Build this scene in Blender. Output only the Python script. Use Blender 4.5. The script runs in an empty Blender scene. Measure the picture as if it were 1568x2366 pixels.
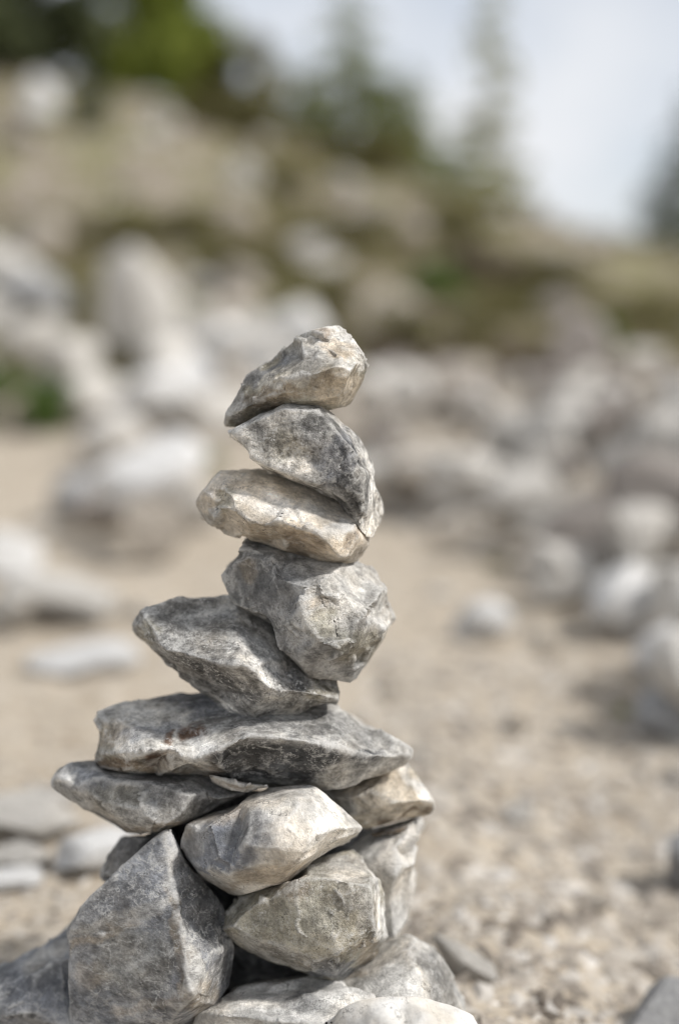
import bpy, bmesh, math, random
import numpy as np
from mathutils import Vector, Matrix, Euler
from mathutils.geometry import delaunay_2d_cdt

sc = bpy.context.scene
COL = sc.collection
R = math.radians

# ------------------------------------------------------------------ camera
HC, PITCH, LENS = 0.62, R(7.39), 50.0
FPX = LENS / 36.0 * 2366.0            # focal length in the 1568 x 2366 working grid
cam_d = bpy.data.cameras.new('camera')
cam = bpy.data.objects.new('camera', cam_d); COL.objects.link(cam)
cam.location = (0, 0, HC)
cam.rotation_euler = (math.pi / 2 - PITCH, 0, 0)
cam_d.sensor_fit = 'VERTICAL'; cam_d.sensor_height = 36.0; cam_d.sensor_width = 24.0
cam_d.lens = LENS
cam_d.clip_start = 0.05; cam_d.clip_end = 6000
cam_d.dof.use_dof = True
cam_d.dof.focus_distance = 1.215
cam_d.dof.aperture_fstop = 1.2
sc.camera = cam

# ------------------------------------------------------------------ world and sun
TO_SUN = Vector((0.66, -0.20, 0.72)).normalized()
SUN_EL = math.asin(TO_SUN.z); SUN_AZ = math.atan2(TO_SUN.x, TO_SUN.y)
world = bpy.data.worlds.new('World'); sc.world = world; world.use_nodes = True
wt = world.node_tree; wt.nodes.clear()
wo = wt.nodes.new('ShaderNodeOutputWorld'); wb = wt.nodes.new('ShaderNodeBackground')
sky = wt.nodes.new('ShaderNodeTexSky'); sky.sky_type = 'NISHITA'; sky.sun_disc = False
sky.sun_elevation = SUN_EL; sky.sun_rotation = SUN_AZ
sky.altitude = 900; sky.air_density = 1.0; sky.dust_density = 1.5
wc = wt.nodes.new('ShaderNodeTexCoord')
wm = wt.nodes.new('ShaderNodeMapping'); wm.inputs['Scale'].default_value = (1, 1, 2.2); wm.inputs['Location'].default_value = (3.1, 1.7, 0.45)
wn = wt.nodes.new('ShaderNodeTexNoise'); wn.inputs['Scale'].default_value = 3.4; wn.inputs['Detail'].default_value = 5; wn.inputs['Roughness'].default_value = 0.55
wr = wt.nodes.new('ShaderNodeMapRange'); wr.inputs['From Min'].default_value = 0.34; wr.inputs['From Max'].default_value = 0.60
wr.inputs['To Min'].default_value = 0.5; wr.inputs['To Max'].default_value = 1.0
wx = wt.nodes.new('ShaderNodeMix'); wx.data_type = 'RGBA'
wx.inputs['B'].default_value = (7.5, 7.65, 7.95, 1)
wt.links.new(wc.outputs['Generated'], wm.inputs['Vector']); wt.links.new(wm.outputs[0], wn.inputs['Vector'])
wt.links.new(wn.outputs['Fac'], wr.inputs['Value']); wt.links.new(wr.outputs[0], wx.inputs['Factor'])
wt.links.new(sky.outputs[0], wx.inputs['A']); wt.links.new(wx.outputs['Result'], wb.inputs['Color'])
wb.inputs['Strength'].default_value = 0.10
wt.links.new(wb.outputs[0], wo.inputs[0])

sun_d = bpy.data.lights.new('sun', 'SUN'); sun_d.energy = 3.5; sun_d.angle = R(7.0); sun_d.color = (1.0, 0.965, 0.92)
sun = bpy.data.objects.new('sun', sun_d); COL.objects.link(sun)
sun.rotation_euler = (-TO_SUN).to_track_quat('-Z', 'Y').to_euler(); sun.location = TO_SUN * 30

vs = sc.view_settings
vs.view_transform = 'Standard'; vs.look = 'None'; vs.exposure = 0.2; vs.gamma = 1.0; vs.use_curve_mapping = False

sc.cycles.use_denoising = True
sc.cycles.max_bounces = 6
sc.cycles.filter_width = 1.05

# ------------------------------------------------------------------ numeric helpers
rng = np.random.default_rng(7)
random.seed(7)

def at(x, y, Y):
    """working-grid point seen at world depth Y -> world position"""
    v = (1183.0 - y) / FPX; u = (x - 784.0) / FPX
    cp, sp = math.cos(PITCH), math.sin(PITCH)
    zc = Y / (sp * v + cp)
    return Vector((zc * u, Y, HC + zc * (v * cp - sp)))

def _hash(ix, iy, iz, seed):
    h = (ix.astype(np.uint32) * np.uint32(374761393) + iy.astype(np.uint32) * np.uint32(668265263)
         + iz.astype(np.uint32) * np.uint32(2147483647 & 0x5bd1e995) + np.uint32(seed * 7919 + 13))
    h = (h ^ (h >> np.uint32(13))) * np.uint32(1274126177)
    h = (h ^ (h >> np.uint32(16))) * np.uint32(2246822519)
    h = h ^ (h >> np.uint32(15))
    return h.astype(np.float64) / 4294967295.0 * 2 - 1

def vnoise(p, seed=0):
    i = np.floor(p).astype(np.int64); f = p - i
    f = f * f * f * (f * (f * 6 - 15) + 10)
    r = 0
    for dx in (0, 1):
        wx_ = f[:, 0] if dx else 1 - f[:, 0]
        for dy in (0, 1):
            wy_ = f[:, 1] if dy else 1 - f[:, 1]
            for dz in (0, 1):
                wz_ = f[:, 2] if dz else 1 - f[:, 2]
                r = r + wx_ * wy_ * wz_ * _hash(i[:, 0] + dx, i[:, 1] + dy, i[:, 2] + dz, seed)
    return r

_ROT = np.array(Euler((0.7, 0.4, 1.1)).to_matrix())
def fbm(p, octaves=3, seed=0, gain=0.5):
    a, t, q = 1.0, 0, p
    for k in range(octaves):
        t = t + a * vnoise(q, seed + k * 31); a *= gain; q = (q @ _ROT) * 2.03 + 5.3
    return t

def mesh_arrays(me):
    n = len(me.vertices); v = np.empty(n * 3); me.vertices.foreach_get('co', v)
    return v.reshape(-1, 3)

def set_verts(me, v):
    me.vertices.foreach_set('co', v.astype(np.float32).ravel()); me.update()

def normals_of(me):
    n = np.empty(len(me.vertices) * 3, dtype=np.float32); me.vertex_normals.foreach_get('vector', n)
    return n.reshape(-1, 3).astype(np.float64)

def edges_of(me):
    e = np.empty(len(me.edges) * 2, dtype=np.int32); me.edges.foreach_get('vertices', e)
    return e.reshape(-1, 2)

def laplace(v, e, deg, it, lam=0.5):
    v = v.copy()
    for _ in range(it):
        s = np.empty_like(v)
        for c in range(v.shape[1]):
            s[:, c] = (np.bincount(e[:, 0], v[e[:, 1], c], len(v)) + np.bincount(e[:, 1], v[e[:, 0], c], len(v)))
        v += lam * (s / deg[:, None] - v)
    return v

def link(name, me, mat=None, parent=None):
    o = bpy.data.objects.new(name, me); COL.objects.link(o)
    if mat is not None and not me.materials: me.materials.append(mat)
    if parent is not None: o.parent = parent
    return o

def tag(o, label=None, cat=None, group=None, kind=None):
    if label: o['label'] = label
    if cat: o['category'] = cat
    if group: o['group'] = group
    if kind: o['kind'] = kind
    return o

# ------------------------------------------------------------------ materials
class NT:
    def __init__(s, name):
        s.m = bpy.data.materials.new(name); s.m.use_nodes = True
        s.t = s.m.node_tree; s.b = s.t.nodes['Principled BSDF']
        s.b.inputs['Roughness'].default_value = 0.9
        s.b.inputs['Specular IOR Level'].default_value = 0.25
    def n(s, typ, **kw):
        x = s.t.nodes.new(typ)
        for k, v in kw.items(): setattr(x, k, v)
        return x
    def l(s, a, b): s.t.links.new(a, b)
    def noise(s, vec, scale, detail=4, rough=0.55, dist=0.0):
        x = s.n('ShaderNodeTexNoise'); x.inputs['Scale'].default_value = scale
        x.inputs['Detail'].default_value = detail; x.inputs['Roughness'].default_value = rough; x.inputs['Distortion'].default_value = dist
        s.l(vec, x.inputs['Vector']); return x.outputs['Fac']
    def rng(s, val, a, b, c, d):
        x = s.n('ShaderNodeMapRange'); x.inputs['From Min'].default_value = a; x.inputs['From Max'].default_value = b
        x.inputs['To Min'].default_value = c; x.inputs['To Max'].default_value = d; s.l(val, x.inputs['Value']); return x.outputs[0]
    def mix(s, fac, a, b, blend='MIX'):
        x = s.n('ShaderNodeMix', data_type='RGBA', blend_type=blend)
        for k, v in (('Factor', fac), ('A', a), ('B', b)):
            if isinstance(v, (int, float)): x.inputs[k].default_value = v
            elif isinstance(v, tuple): x.inputs[k].default_value = (*v[:3], 1)
            else: s.l(v, x.inputs[k])
        return x.outputs['Result']
    def math(s, op, a, b=0.0):
        x = s.n('ShaderNodeMath', operation=op)
        for k, v in ((0, a), (1, b)):
            if isinstance(v, (int, float)): x.inputs[k].default_value = v
            else: s.l(v, x.inputs[k])
        return x.outputs[0]
    def bump(s, hs, dist):
        x = s.n('ShaderNodeBump'); x.inputs['Strength'].default_value = 1.0; x.inputs['Distance'].default_value = dist
        s.l(hs, x.inputs['Height']); s.l(x.outputs[0], s.b.inputs['Normal'])

def cairn_rock_mat(name, contrast=1.0, veins=0.5, speck=0.5, grain=1.0, stretch=(1, 1, 1), rot=(0, 0, 0), light=(0.64, 0.63, 0.605), bump=1.0):
    """weathered limestone: its colour, with some painted light and shade, comes from the mesh attribute 'tint', worn crests from 'wear'"""
    k = NT(name)
    tc = k.n('ShaderNodeTexCoord'); mp = k.n('ShaderNodeMapping')
    mp.inputs['Scale'].default_value = stretch; mp.inputs['Rotation'].default_value = rot
    mp.inputs['Location'].default_value = (random.uniform(-5, 5), random.uniform(-5, 5), random.uniform(-5, 5))
    k.l(tc.outputs['Object'], mp.inputs['Vector']); v = mp.outputs[0]
    ti = k.n('ShaderNodeAttribute', attribute_name='tint'); we = k.n('ShaderNodeAttribute', attribute_name='wear')
    a = k.noise(v, 38 * grain, 5, 0.62); b = k.noise(v, 130 * grain, 6, 0.74); c = k.noise(v, 460 * grain, 4, 0.75)
    m1 = k.rng(a, 0.40, 0.60, 1 - 0.36 * contrast, 1 + 0.36 * contrast)
    m2 = k.rng(b, 0.36, 0.64, 1 - 0.34 * contrast, 1 + 0.40 * contrast)
    m3 = k.rng(c, 0.30, 0.70, 1 - .26 * contrast, 1 + .30 * contrast)
    m0 = k.rng(k.noise(v, 13, 3, 0.5), 0.36, 0.64, 1 - .30 * contrast, 1 + .30 * contrast)
    mm = k.math('MULTIPLY', k.math('MULTIPLY', k.math('MULTIPLY', m1, m2), m3), m0)
    cb = k.n('ShaderNodeCombineColor'); [k.l(mm, cb.inputs[i]) for i in range(3)]
    col = k.mix(1.0, ti.outputs['Color'], cb.outputs[0], 'MULTIPLY')
    # warm and cool drifts
    w = k.rng(k.noise(v, 22, 3, 0.5), 0.42, 0.66, 0, 0.5)
    col = k.mix(w, col, k.mix(1.0, col, (1.08, 0.98, 0.84), 'MULTIPLY'))
    # white crust specks and thin calcite veins
    sp = k.rng(k.noise(v, 170 * grain, 5, 0.78), 0.55, 0.61, 0, 0.85 * speck)
    sp = k.math('MULTIPLY', sp, k.rng(k.noise(v, 30, 4, 0.6), 0.47, 0.60, 0.08, 1.0))
    col = k.mix(sp, col, light)
    vn = k.noise(v, 26, 5, 0.6, 0.5)
    ve = k.rng(k.math('ABSOLUTE', k.math('SUBTRACT', vn, 0.5)), 0.0, 0.020, 0.95 * veins, 0.0)
    ve = k.math('MULTIPLY', ve, k.rng(b, 0.40, 0.6, 0.1, 1.0))
    col = k.mix(ve, col, light)
    v2 = k.noise(v, 61, 5, 0.65, 0.4)
    ve2 = k.math('MULTIPLY', k.rng(k.math('ABSOLUTE', k.math('SUBTRACT', v2, 0.49)), 0.0, 0.014, 0.9 * veins, 0.0), k.rng(a, 0.46, 0.56, 0, 1))
    col = k.mix(ve2, col, light)
    # hairline cracks
    cn = k.noise(v, 17, 6, 0.62, 0.3)
    ck = k.math('MULTIPLY', k.rng(k.math('ABSOLUTE', k.math('SUBTRACT', cn, 0.47)), 0.0, 0.006, 0.8, 0.0), k.rng(a, 0.47, 0.55, 0, 1))
    col = k.mix(ck, col, (0.06, 0.055, 0.05))
    # dark lichen dots
    dk = k.rng(k.noise(v, 260, 3, 0.6), 0.62, 0.72, 0, 0.5)
    col = k.mix(dk, col, k.mix(1.0, col, (0.40, 0.41, 0.44), 'MULTIPLY'))
    # worn crests
    wv = k.math('MULTIPLY', we.outputs['Fac'], k.rng(b, 0.34, 0.60, 0.25, 1.0))
    col = k.mix(wv, col, light)
    k.l(col, k.b.inputs['Base Color'])
    h = k.math('ADD', k.math('MULTIPLY', b, 1.0), k.math('MULTIPLY', c, 0.55))
    h = k.math('ADD', h, k.math('MULTIPLY', k.noise(v, 1100, 2, 0.6), 0.22))
    k.bump(h, 0.0028 * bump)
    return k.m

def rock_mat(name, dark, mid, light, scale=9.0, bumpd=0.004):
    k = NT(name); tc = k.n('ShaderNodeTexCoord'); oi = k.n('ShaderNodeObjectInfo')
    ad = k.n('ShaderNodeVectorMath', operation='ADD'); k.l(tc.outputs['Object'], ad.inputs[0])
    sc_ = k.n('ShaderNodeVectorMath', operation='SCALE'); sc_.inputs[0].default_value = (7, 3, 5); k.l(oi.outputs['Random'], sc_.inputs['Scale'])
    k.l(sc_.outputs[0], ad.inputs[1]); v = ad.outputs[0]
    a = k.noise(v, scale, 5, 0.6, 0.4); b = k.noise(v, scale * 4.5, 4, 0.65)
    r = k.n('ShaderNodeValToRGB'); e = r.color_ramp.elements
    e[0].position = 0.33; e[0].color = (*dark, 1); e[1].position = 0.68; e[1].color = (*light, 1)
    x = e.new(0.5); x.color = (*mid, 1)
    k.l(k.math('ADD', k.math('MULTIPLY', a, 0.6), k.math('MULTIPLY', b, 0.4)), r.inputs[0])
    t = k.rng(oi.outputs['Random'], 0, 1, 0.80, 1.14)
    cb = k.n('ShaderNodeCombineColor'); [k.l(t, cb.inputs[i]) for i in range(3)]
    k.l(k.mix(1.0, r.outputs[0], cb.outputs[0], 'MULTIPLY'), k.b.inputs['Base Color'])
    k.bump(k.math('ADD', a, b), bumpd)
    return k.m

M = {}
M['pale_rock'] = rock_mat('pale_rock', (0.37, 0.345, 0.31), (0.52, 0.495, 0.455), (0.66, 0.64, 0.60))
M['white_rock'] = rock_mat('white_rock', (0.56, 0.55, 0.53), (0.70, 0.69, 0.67), (0.80, 0.79, 0.78))
M['grey_rock'] = rock_mat('grey_rock', (0.20, 0.20, 0.205), (0.31, 0.31, 0.31), (0.44, 0.435, 0.43))
M['tan_rock'] = rock_mat('tan_rock', (0.28, 0.24, 0.195), (0.41, 0.365, 0.31), (0.53, 0.485, 0.425))
M['dun_rock'] = rock_mat('dun_rock', (0.18, 0.16, 0.14), (0.29, 0.26, 0.235), (0.41, 0.375, 0.345))

def ground_mat():
    k = NT('dirt'); tc = k.n('ShaderNodeTexCoord'); v = tc.outputs['Object']
    hill = k.n('ShaderNodeAttribute', attribute_name='hill')
    a = k.noise(v, 3.0, 5, 0.6); b = k.noise(v, 28, 5, 0.7, 0.3); c = k.noise(v, 190, 3, 0.7)
    col = k.mix(k.rng(a, 0.35, 0.65, 0, 1), (0.345, 0.285, 0.21), (0.45, 0.385, 0.30))
    col = k.mix(k.rng(b, 0.40, 0.64, 0, 0.7), col, (0.52, 0.47, 0.40))
    col = k.mix(k.rng(b, 0.42, 0.30, 0, 0.8), col, (0.17, 0.13, 0.095))
    col = k.mix(k.rng(c, 0.56, 0.68, 0, 0.5), col, (0.46, 0.43, 0.39))
    col = k.mix(k.rng(c, 0.42, 0.32, 0, 0.5), col, (0.15, 0.12, 0.09))
    # hillside soil: dun and mauve-brown with olive turf
    h1 = k.noise(v, 0.9, 5, 0.6, 0.6); h2 = k.noise(v, 2.3, 4, 0.6, 0.4)
    hc = k.mix(k.rng(h1, 0.38, 0.62, 0, 1), (0.175, 0.14, 0.118), (0.28, 0.24, 0.195))
    hc = k.mix(k.rng(h2, 0.42, 0.56, 0, 0.9), hc, (0.175, 0.165, 0.07))
    col = k.mix(hill.outputs['Fac'], col, hc)
    k.l(col, k.b.inputs['Base Color'])
    k.bump(k.math('ADD', b, k.math('MULTIPLY', c, 0.5)), 0.007)
    return k.m
M['dirt'] = ground_mat()

def leaf_mat(name, a, b, trans=0.25):
    k = NT(name); at_ = k.n('ShaderNodeAttribute', attribute_name='tone')
    col = k.mix(at_.outputs['Fac'], a, b)
    k.l(col, k.b.inputs['Base Color']); k.b.inputs['Roughness'].default_value = 0.6
    tr = k.n('ShaderNodeBsdfTranslucent'); k.l(col, tr.inputs['Color'])
    ms = k.n('ShaderNodeMixShader'); ms.inputs[0].default_value = trans
    k.l(k.b.outputs[0], ms.inputs[1]); k.l(tr.outputs[0], ms.inputs[2])
    out = [x for x in k.t.nodes if x.type == 'OUTPUT_MATERIAL'][0]
    k.l(ms.outputs[0], out.inputs['Surface'])
    return k.m
M['bark'] = rock_mat('bark', (0.06, 0.05, 0.04), (0.11, 0.09, 0.07), (0.18, 0.15, 0.12), 14)
M['leaf_bright'] = leaf_mat('leaf_bright', (0.14, 0.18, 0.03), (0.29, 0.33, 0.065), 0.5)
M['leaf_olive'] = leaf_mat('leaf_olive', (0.125, 0.118, 0.045), (0.25, 0.228, 0.095), 0.4)
M['leaf_green'] = leaf_mat('leaf_green', (0.065, 0.12, 0.026), (0.16, 0.24, 0.055), 0.4)
M['needle'] = leaf_mat('needle', (0.17, 0.20, 0.07), (0.33, 0.36, 0.15), 0.55)
M['needle_dark'] = leaf_mat('needle_dark', (0.055, 0.07, 0.035), (0.13, 0.15, 0.07), .35)
M['needle_pale'] = leaf_mat('needle_pale', (0.26, 0.26, 0.09), (0.42, 0.40, 0.17), .5)
M['dry_grass'] = leaf_mat('dry_grass', (0.13, 0.12, 0.05), (0.29, 0.25, 0.13), .35)
M['leaf_brown'] = leaf_mat('leaf_brown', (0.075, 0.055, 0.045), (0.17, 0.13, 0.10), .3)

# ------------------------------------------------------------------ terrain
_SD = [0.0, 3.0, 4.5, 6.5, 8.5, 11.0, 13.0, 15.0, 16.5, 20.0, 40.0, 90.0, 400.0, 5000.0]
_SC = [-0.8, -0.27, -0.10, 0.0, 0.12, 0.25, 0.8]
_SZ = [[0, 0, .05, .30, 1.2, 2.3, 3.6, 4.9, 5.6, 5.6, 2.0, -4, -12, -12],
       [0, 0, .00, .12, .77, 1.5, 2.45, 3.35, 3.75, 3.5, .5, -4, -12, -12],
       [0, 0, .00, .10, .55, 1.25, 2.1, 2.85, 3.05, 2.6, .0, -4, -12, -12],
       [0, 0, .00, .12, .48, 1.15, 1.85, 2.35, 2.45, 2.0, -.5, -4, -12, -12],
       [0, 0, .00, .12, .44, 1.02, 1.55, 1.72, 1.65, 1.2, -1, -4, -12, -12],
       [0, 0, .03, .15, .42, .92, 1.22, 1.20, 1.05, .5, -1.5, -4, -12, -12],
       [0, 0, .08, .25, .5, .9, 1.15, 1.1, 1.0, .5, -1.5, -4, -12, -12]]

def height(x, y, detail=True):
    x = np.atleast_1d(np.asarray(x, float)); y = np.atleast_1d(np.asarray(y, float))
    yy = np.maximum(y, 0.0); s = np.clip(x / np.maximum(yy, 3.0), -0.8, 0.8)
    cols = np.stack([np.interp(yy, _SD, z) for z in _SZ])
    j = np.clip(np.searchsorted(_SC, s) - 1, 0, len(_SC) - 2)
    sc_ = np.array(_SC); f = (s - sc_[j]) / (sc_[j + 1] - sc_[j])
    idx = np.arange(len(x)); z = cols[j, idx] * (1 - f) + cols[j + 1, idx] * f
    if detail:
        p = np.stack([x, y, np.zeros_like(x)], 1)
        edge = 4.7 - 10.5 * np.clip(s - .02, 0, .25)
        z = z + .15 * np.clip((yy - edge) / 1.6, 0, 1) * np.clip(s / .05, 0, 1) * np.clip((9.5 - yy) / 3, 0, 1)
        w = np.clip((yy - 4.5) / 5, 0, 1)
        z = z + w * 0.10 * fbm(p * 0.7, 3, 3) * (yy < 60)
        t = np.clip((x - .12) / .3, 0, 1); z = z - .07 * t * t * (3 - 2 * t) * np.clip((3.2 - yy) / 1.2, 0, 1)
        z = z - .05 * np.clip((3.6 - yy) / 1.6, 0, 1)
        near = np.clip(1 - (yy - 6) / 4, 0, 1)
        z = z + near * (0.012 * fbm(p * 3.1, 3, 5) + 0.0045 * fbm(p * 22, 3, 9))
    return z

def build_ground():
    def axis(segs):
        out = [segs[0][0]]
        for a, b, n in segs: out += list(np.linspace(a, b, n + 1)[1:])
        return np.array(out)
    xs = axis([(-5000, -400, 6), (-400, -40, 8), (-40, -8, 24), (-8, -2.2, 50), (-2.2, -.8, 40), (-.8, .8, 110), (.8, 2.2, 40), (2.2, 8, 50), (8, 40, 24), (40, 400, 8), (400, 5000, 6)])
    ys = axis([(-400, -20, 6), (-20, 0, 14), (0, .8, 16), (.8, 2.2, 100), (2.2, 4, 70), (4, 9, 110), (9, 20, 110), (20, 60, 30), (60, 400, 12), (400, 5000, 8)])
    X, Y = np.meshgrid(xs, ys); z = height(X.ravel(), Y.ravel())
    v = np.stack([X.ravel(), Y.ravel(), z], 1); nx, ny = len(xs), len(ys)
    i = np.arange(nx * ny).reshape(ny, nx)
    f = np.stack([i[:-1, :-1], i[:-1, 1:], i[1:, 1:], i[1:, :-1]], -1).reshape(-1, 4)
    me = bpy.data.meshes.new('ground'); me.from_pydata(v.tolist(), [], f.tolist())
    hill = me.attributes.new('hill', 'FLOAT', 'POINT')
    hv = np.clip((v[:, 1] - 6.6) / 1.4 + 0.6 * fbm(v * 0.8, 2, 77), 0, 1)
    hill.data.foreach_set('value', hv.astype(np.float32))
    me.shade_smooth()
    tag(link('ground', me, M['dirt']), kind='structure')
build_ground()

# ------------------------------------------------------------------ cairn stones
Z1 = (425.8, 709.7, .36211); Z2 = (264.96, 1211.3, .44660); Z3 = (94.63, 1561.4, .63369); Z4 = (0.0, 1845.3, .72421)
G = dict(white=(.62, .61, .585), pale=(.475, .46, .43), lg=(.385, .377, .358), g=(.28, .278, .27), dg=(.17, .172, .176),
         dk=(.075, .077, .08), bl=(.18, .19, .212), tan=(.37, .32, .255), br=(.19, .15, .112), rust=(.14, .083, .052), ol=(.26, .245, .20), bg=(.235, .243, .258), cr=(.51, .465, .40), og=(.30, .285, .24), sd=(.43, .39, .325))

def chip(v, nrm, e, deg, k, rad, dep, seed):
    """knock flat flakes off the surface"""
    r_ = np.random.default_rng(seed)
    for _ in range(k):
        i = r_.integers(len(v)); n = nrm[i] + r_.normal(0, 0.22, 3); n /= np.linalg.norm(n)
        rr = rad * r_.uniform(.5, 1.3); c = v[i] - n * dep * r_.uniform(.5, 1.4)
        d = (v - c) @ n; q = np.linalg.norm(v - v[i], axis=1)
        m = (d > 0) & (q < rr * 1.6)
        fall = np.clip((rr * 1.6 - q[m]) / (rr * .35), 0, 1)
        v[m] -= (d[m] * fall * 0.94)[:, None] * n
    return v

def facet(v, nrm, cell, amount, area, seed, lim):
    """break the surface into flat fracture planes about one cell across"""
    r_ = np.random.default_rng(seed); k = max(8, int(area / (cell * cell)))
    idx = r_.choice(len(v), k, replace=False); q, qn = v[idx], nrm[idx]
    best = np.full(len(v), 1e9); own = np.zeros(len(v), int)
    for j in range(k):
        d = ((v - q[j]) ** 2).sum(1) * (1 + .5 * r_.random()) + (1.8 * cell) ** 2 * (1 - nrm @ qn[j])
        m = d < best; best[m] = d[m]; own[m] = j
    cnt = np.maximum(np.bincount(own, minlength=k), 1)
    c = np.stack([np.bincount(own, v[:, i], k) / cnt for i in range(3)], 1)
    n = np.stack([np.bincount(own, nrm[:, i], k) / cnt for i in range(3)], 1); n /= np.maximum(np.linalg.norm(n, axis=1), 1e-6)[:, None]
    h = np.clip(((v - c[own]) * n[own]).sum(1), -lim, lim)
    return v - (h * amount)[:, None] * n[own]

def stone(name, Z, out, inn, label, base, spots=(), ridges=(), Y=1.25, odepth=0.0, back=0.085, vox=0.0017, rough=.7, chips=14, smooth=1, puff=.0016, crisp=1.0, fcell=1.0, wear=1.0, seed=1, mat=None, cat='stone', **mk):
    ox, oy, kz = Z
    if Z is Z4: out = [(p[0], p[1] + (75 if p[1] >= 715 else 0), *p[2:]) for p in out]   # feet bedded below the surface
    pts = [((x * kz + ox), (y * kz + oy)) for x, y in [p[:2] for p in out]]
    od = [(p[2] if len(p) > 2 else odepth) for p in out]
    ip = [((p[0] * kz + ox), (p[1] * kz + oy)) for p in inn]; idp = [p[2] for p in inn]
    allp = pts + ip; alld = np.array(od + idp) / 1000.0
    no = len(pts)
    vs2, es2, fs2, ov, oe, of = delaunay_2d_cdt([Vector(p) for p in allp], [(i, (i + 1) % no) for i in range(no)] + [(no + a, no + b) for ch in ridges for a, b in zip(ch, ch[1:])], [list(range(no))], 1, 1e-4)
    d2 = [alld[o[0]] if o else 0.0 for o in ov]
    V = [at(p.x, p.y, Y + d) for p, d in zip(vs2, d2)]
    F = [tuple(f) for f in fs2]
    # back: two rings drawn in towards the middle
    bound = [next(i for i, o in enumerate(ov) if j in o) for j in range(no)]
    cx = sum(p[0] for p in pts) / no; cy = sum(p[1] for p in pts) / no
    r_ = np.random.default_rng(seed + 500)
    rings = [bound]
    for (s, t) in ((.90, .55), (.55, 1.0)):
        ring = []
        for j, (x, y) in enumerate(pts):
            jj = r_.normal(0, .05)
            ring.append(len(V)); V.append(at(cx + (x - cx) * (s + jj), cy + (y - cy) * (s + jj), Y + od[j] / 1000 + back * (t + r_.normal(0, .06))))
        rings.append(ring)
    for a, b in zip(rings, rings[1:]):
        for j in range(no):
            F.append((a[j], b[j], b[(j + 1) % no])); F.append((a[j], b[(j + 1) % no], a[(j + 1) % no]))
    c = len(V); V.append(at(cx, cy, Y + back * 1.05))
    for j in range(no): F.append((rings[-1][j], c, rings[-1][(j + 1) % no]))
    bm = bmesh.new(); bv = [bm.verts.new(p) for p in V]
    for f in F:
        try: bm.faces.new([bv[i] for i in f])
        except ValueError: pass
    bmesh.ops.recalc_face_normals(bm, faces=bm.faces)
    org = Vector((sum((p.x for p in V)) / len(V), sum((p.y for p in V)) / len(V), min(p.z for p in V)))
    bmesh.ops.translate(bm, verts=bm.verts, vec=-org)
    tm = bpy.data.meshes.new('t'); bm.to_mesh(tm); bm.free()
    to = bpy.data.objects.new('t', tm); COL.objects.link(to)
    md = to.modifiers.new('r', 'REMESH'); md.mode = 'VOXEL'; md.voxel_size = vox
    dg = bpy.context.evaluated_depsgraph_get()
    me = bpy.data.meshes.new_from_object(to.evaluated_get(dg)); me.name = name
    bpy.data.objects.remove(to); bpy.data.meshes.remove(tm)
    v = mesh_arrays(me); e = edges_of(me)
    deg = np.maximum(np.bincount(e.ravel(), minlength=len(v)), 1).astype(float)
    v = laplace(v, e, deg, smooth, .4); set_verts(me, v); nrm = normals_of(me)
    v = v + nrm * puff; set_verts(me, v)
    # flakes, swells, ledges and pits
    v = chip(v, nrm, e, deg, chips, .024, .0026, seed * 11 + 3)
    v = chip(v, nrm, e, deg, chips * 2, .010, .0013, seed * 11 + 4)
    sd = seed * 101
    set_verts(me, v); nrm = normals_of(me); area = len(v) * vox * vox
    v = facet(v, nrm, .040 * fcell, .78 * crisp, area, sd + 1, .0034); set_verts(me, v); nrm = normals_of(me)
    p = v + sd * .37
    dsp = .0006 * fbm(p / .042, 2, sd) + .0006 * (1 - 2 * np.abs(fbm(p / .021, 2, sd + 7))) + .0007 * fbm(p / .0075, 3, sd + 13, .65)
    bd = np.array([.25 * math.sin(seed), .3 * math.cos(seed * 2.1), .9]); lay = (p @ bd) / .0085 + 1.6 * fbm(p / .03, 2, sd + 21)
    fr = lay - np.floor(lay); dsp += .0007 * (fr ** 3) * np.clip(vnoise(p / .03, sd + 5) * 2 + .4, 0, 1)
    v = v + nrm * (dsp * rough)[:, None]
    set_verts(me, v); nrm = normals_of(me)
    v = facet(v, nrm, .011 * fcell, .70 * crisp, area, sd + 2, .0012)
    v = laplace(v, e, deg, 1, .2)
    set_verts(me, v); nrm = normals_of(me)
    # attributes
    sm = laplace(v, e, deg, 10); cv = ((v - sm) * nrm).sum(1)
    sm2 = laplace(sm, e, deg, 22); cv2 = ((sm - sm2) * nrm).sum(1)
    wr_ = np.clip(np.maximum(cv / .0008 - .35, cv2 / .0016 - .45), 0, 1) * wear
    at1 = me.attributes.new('wear', 'FLOAT', 'POINT'); at1.data.foreach_set('value', (wr_ * .8).astype(np.float32))
    wp = v + np.array(org)
    # patches of stone colour and painted light and shade, with ragged borders
    cp, sp_ = math.cos(PITCH), math.sin(PITCH)
    zc = wp[:, 1] * cp - (wp[:, 2] - HC) * sp_; vv = (wp[:, 1] * sp_ + (wp[:, 2] - HC) * cp) / zc
    zx = ((784 + wp[:, 0] / zc * FPX) - ox) / kz; zy = ((1183 - vv * FPX) - oy) / kz
    wob = 1.0 / kz * 13
    zx = zx + wob * .9 * fbm(p / .016, 3, sd + 41, .6); zy = zy + wob * .9 * fbm(p / .016, 3, sd + 43, .6)
    tint = np.tile(np.array(G[base]), (len(v), 1)) * 1.04
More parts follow.
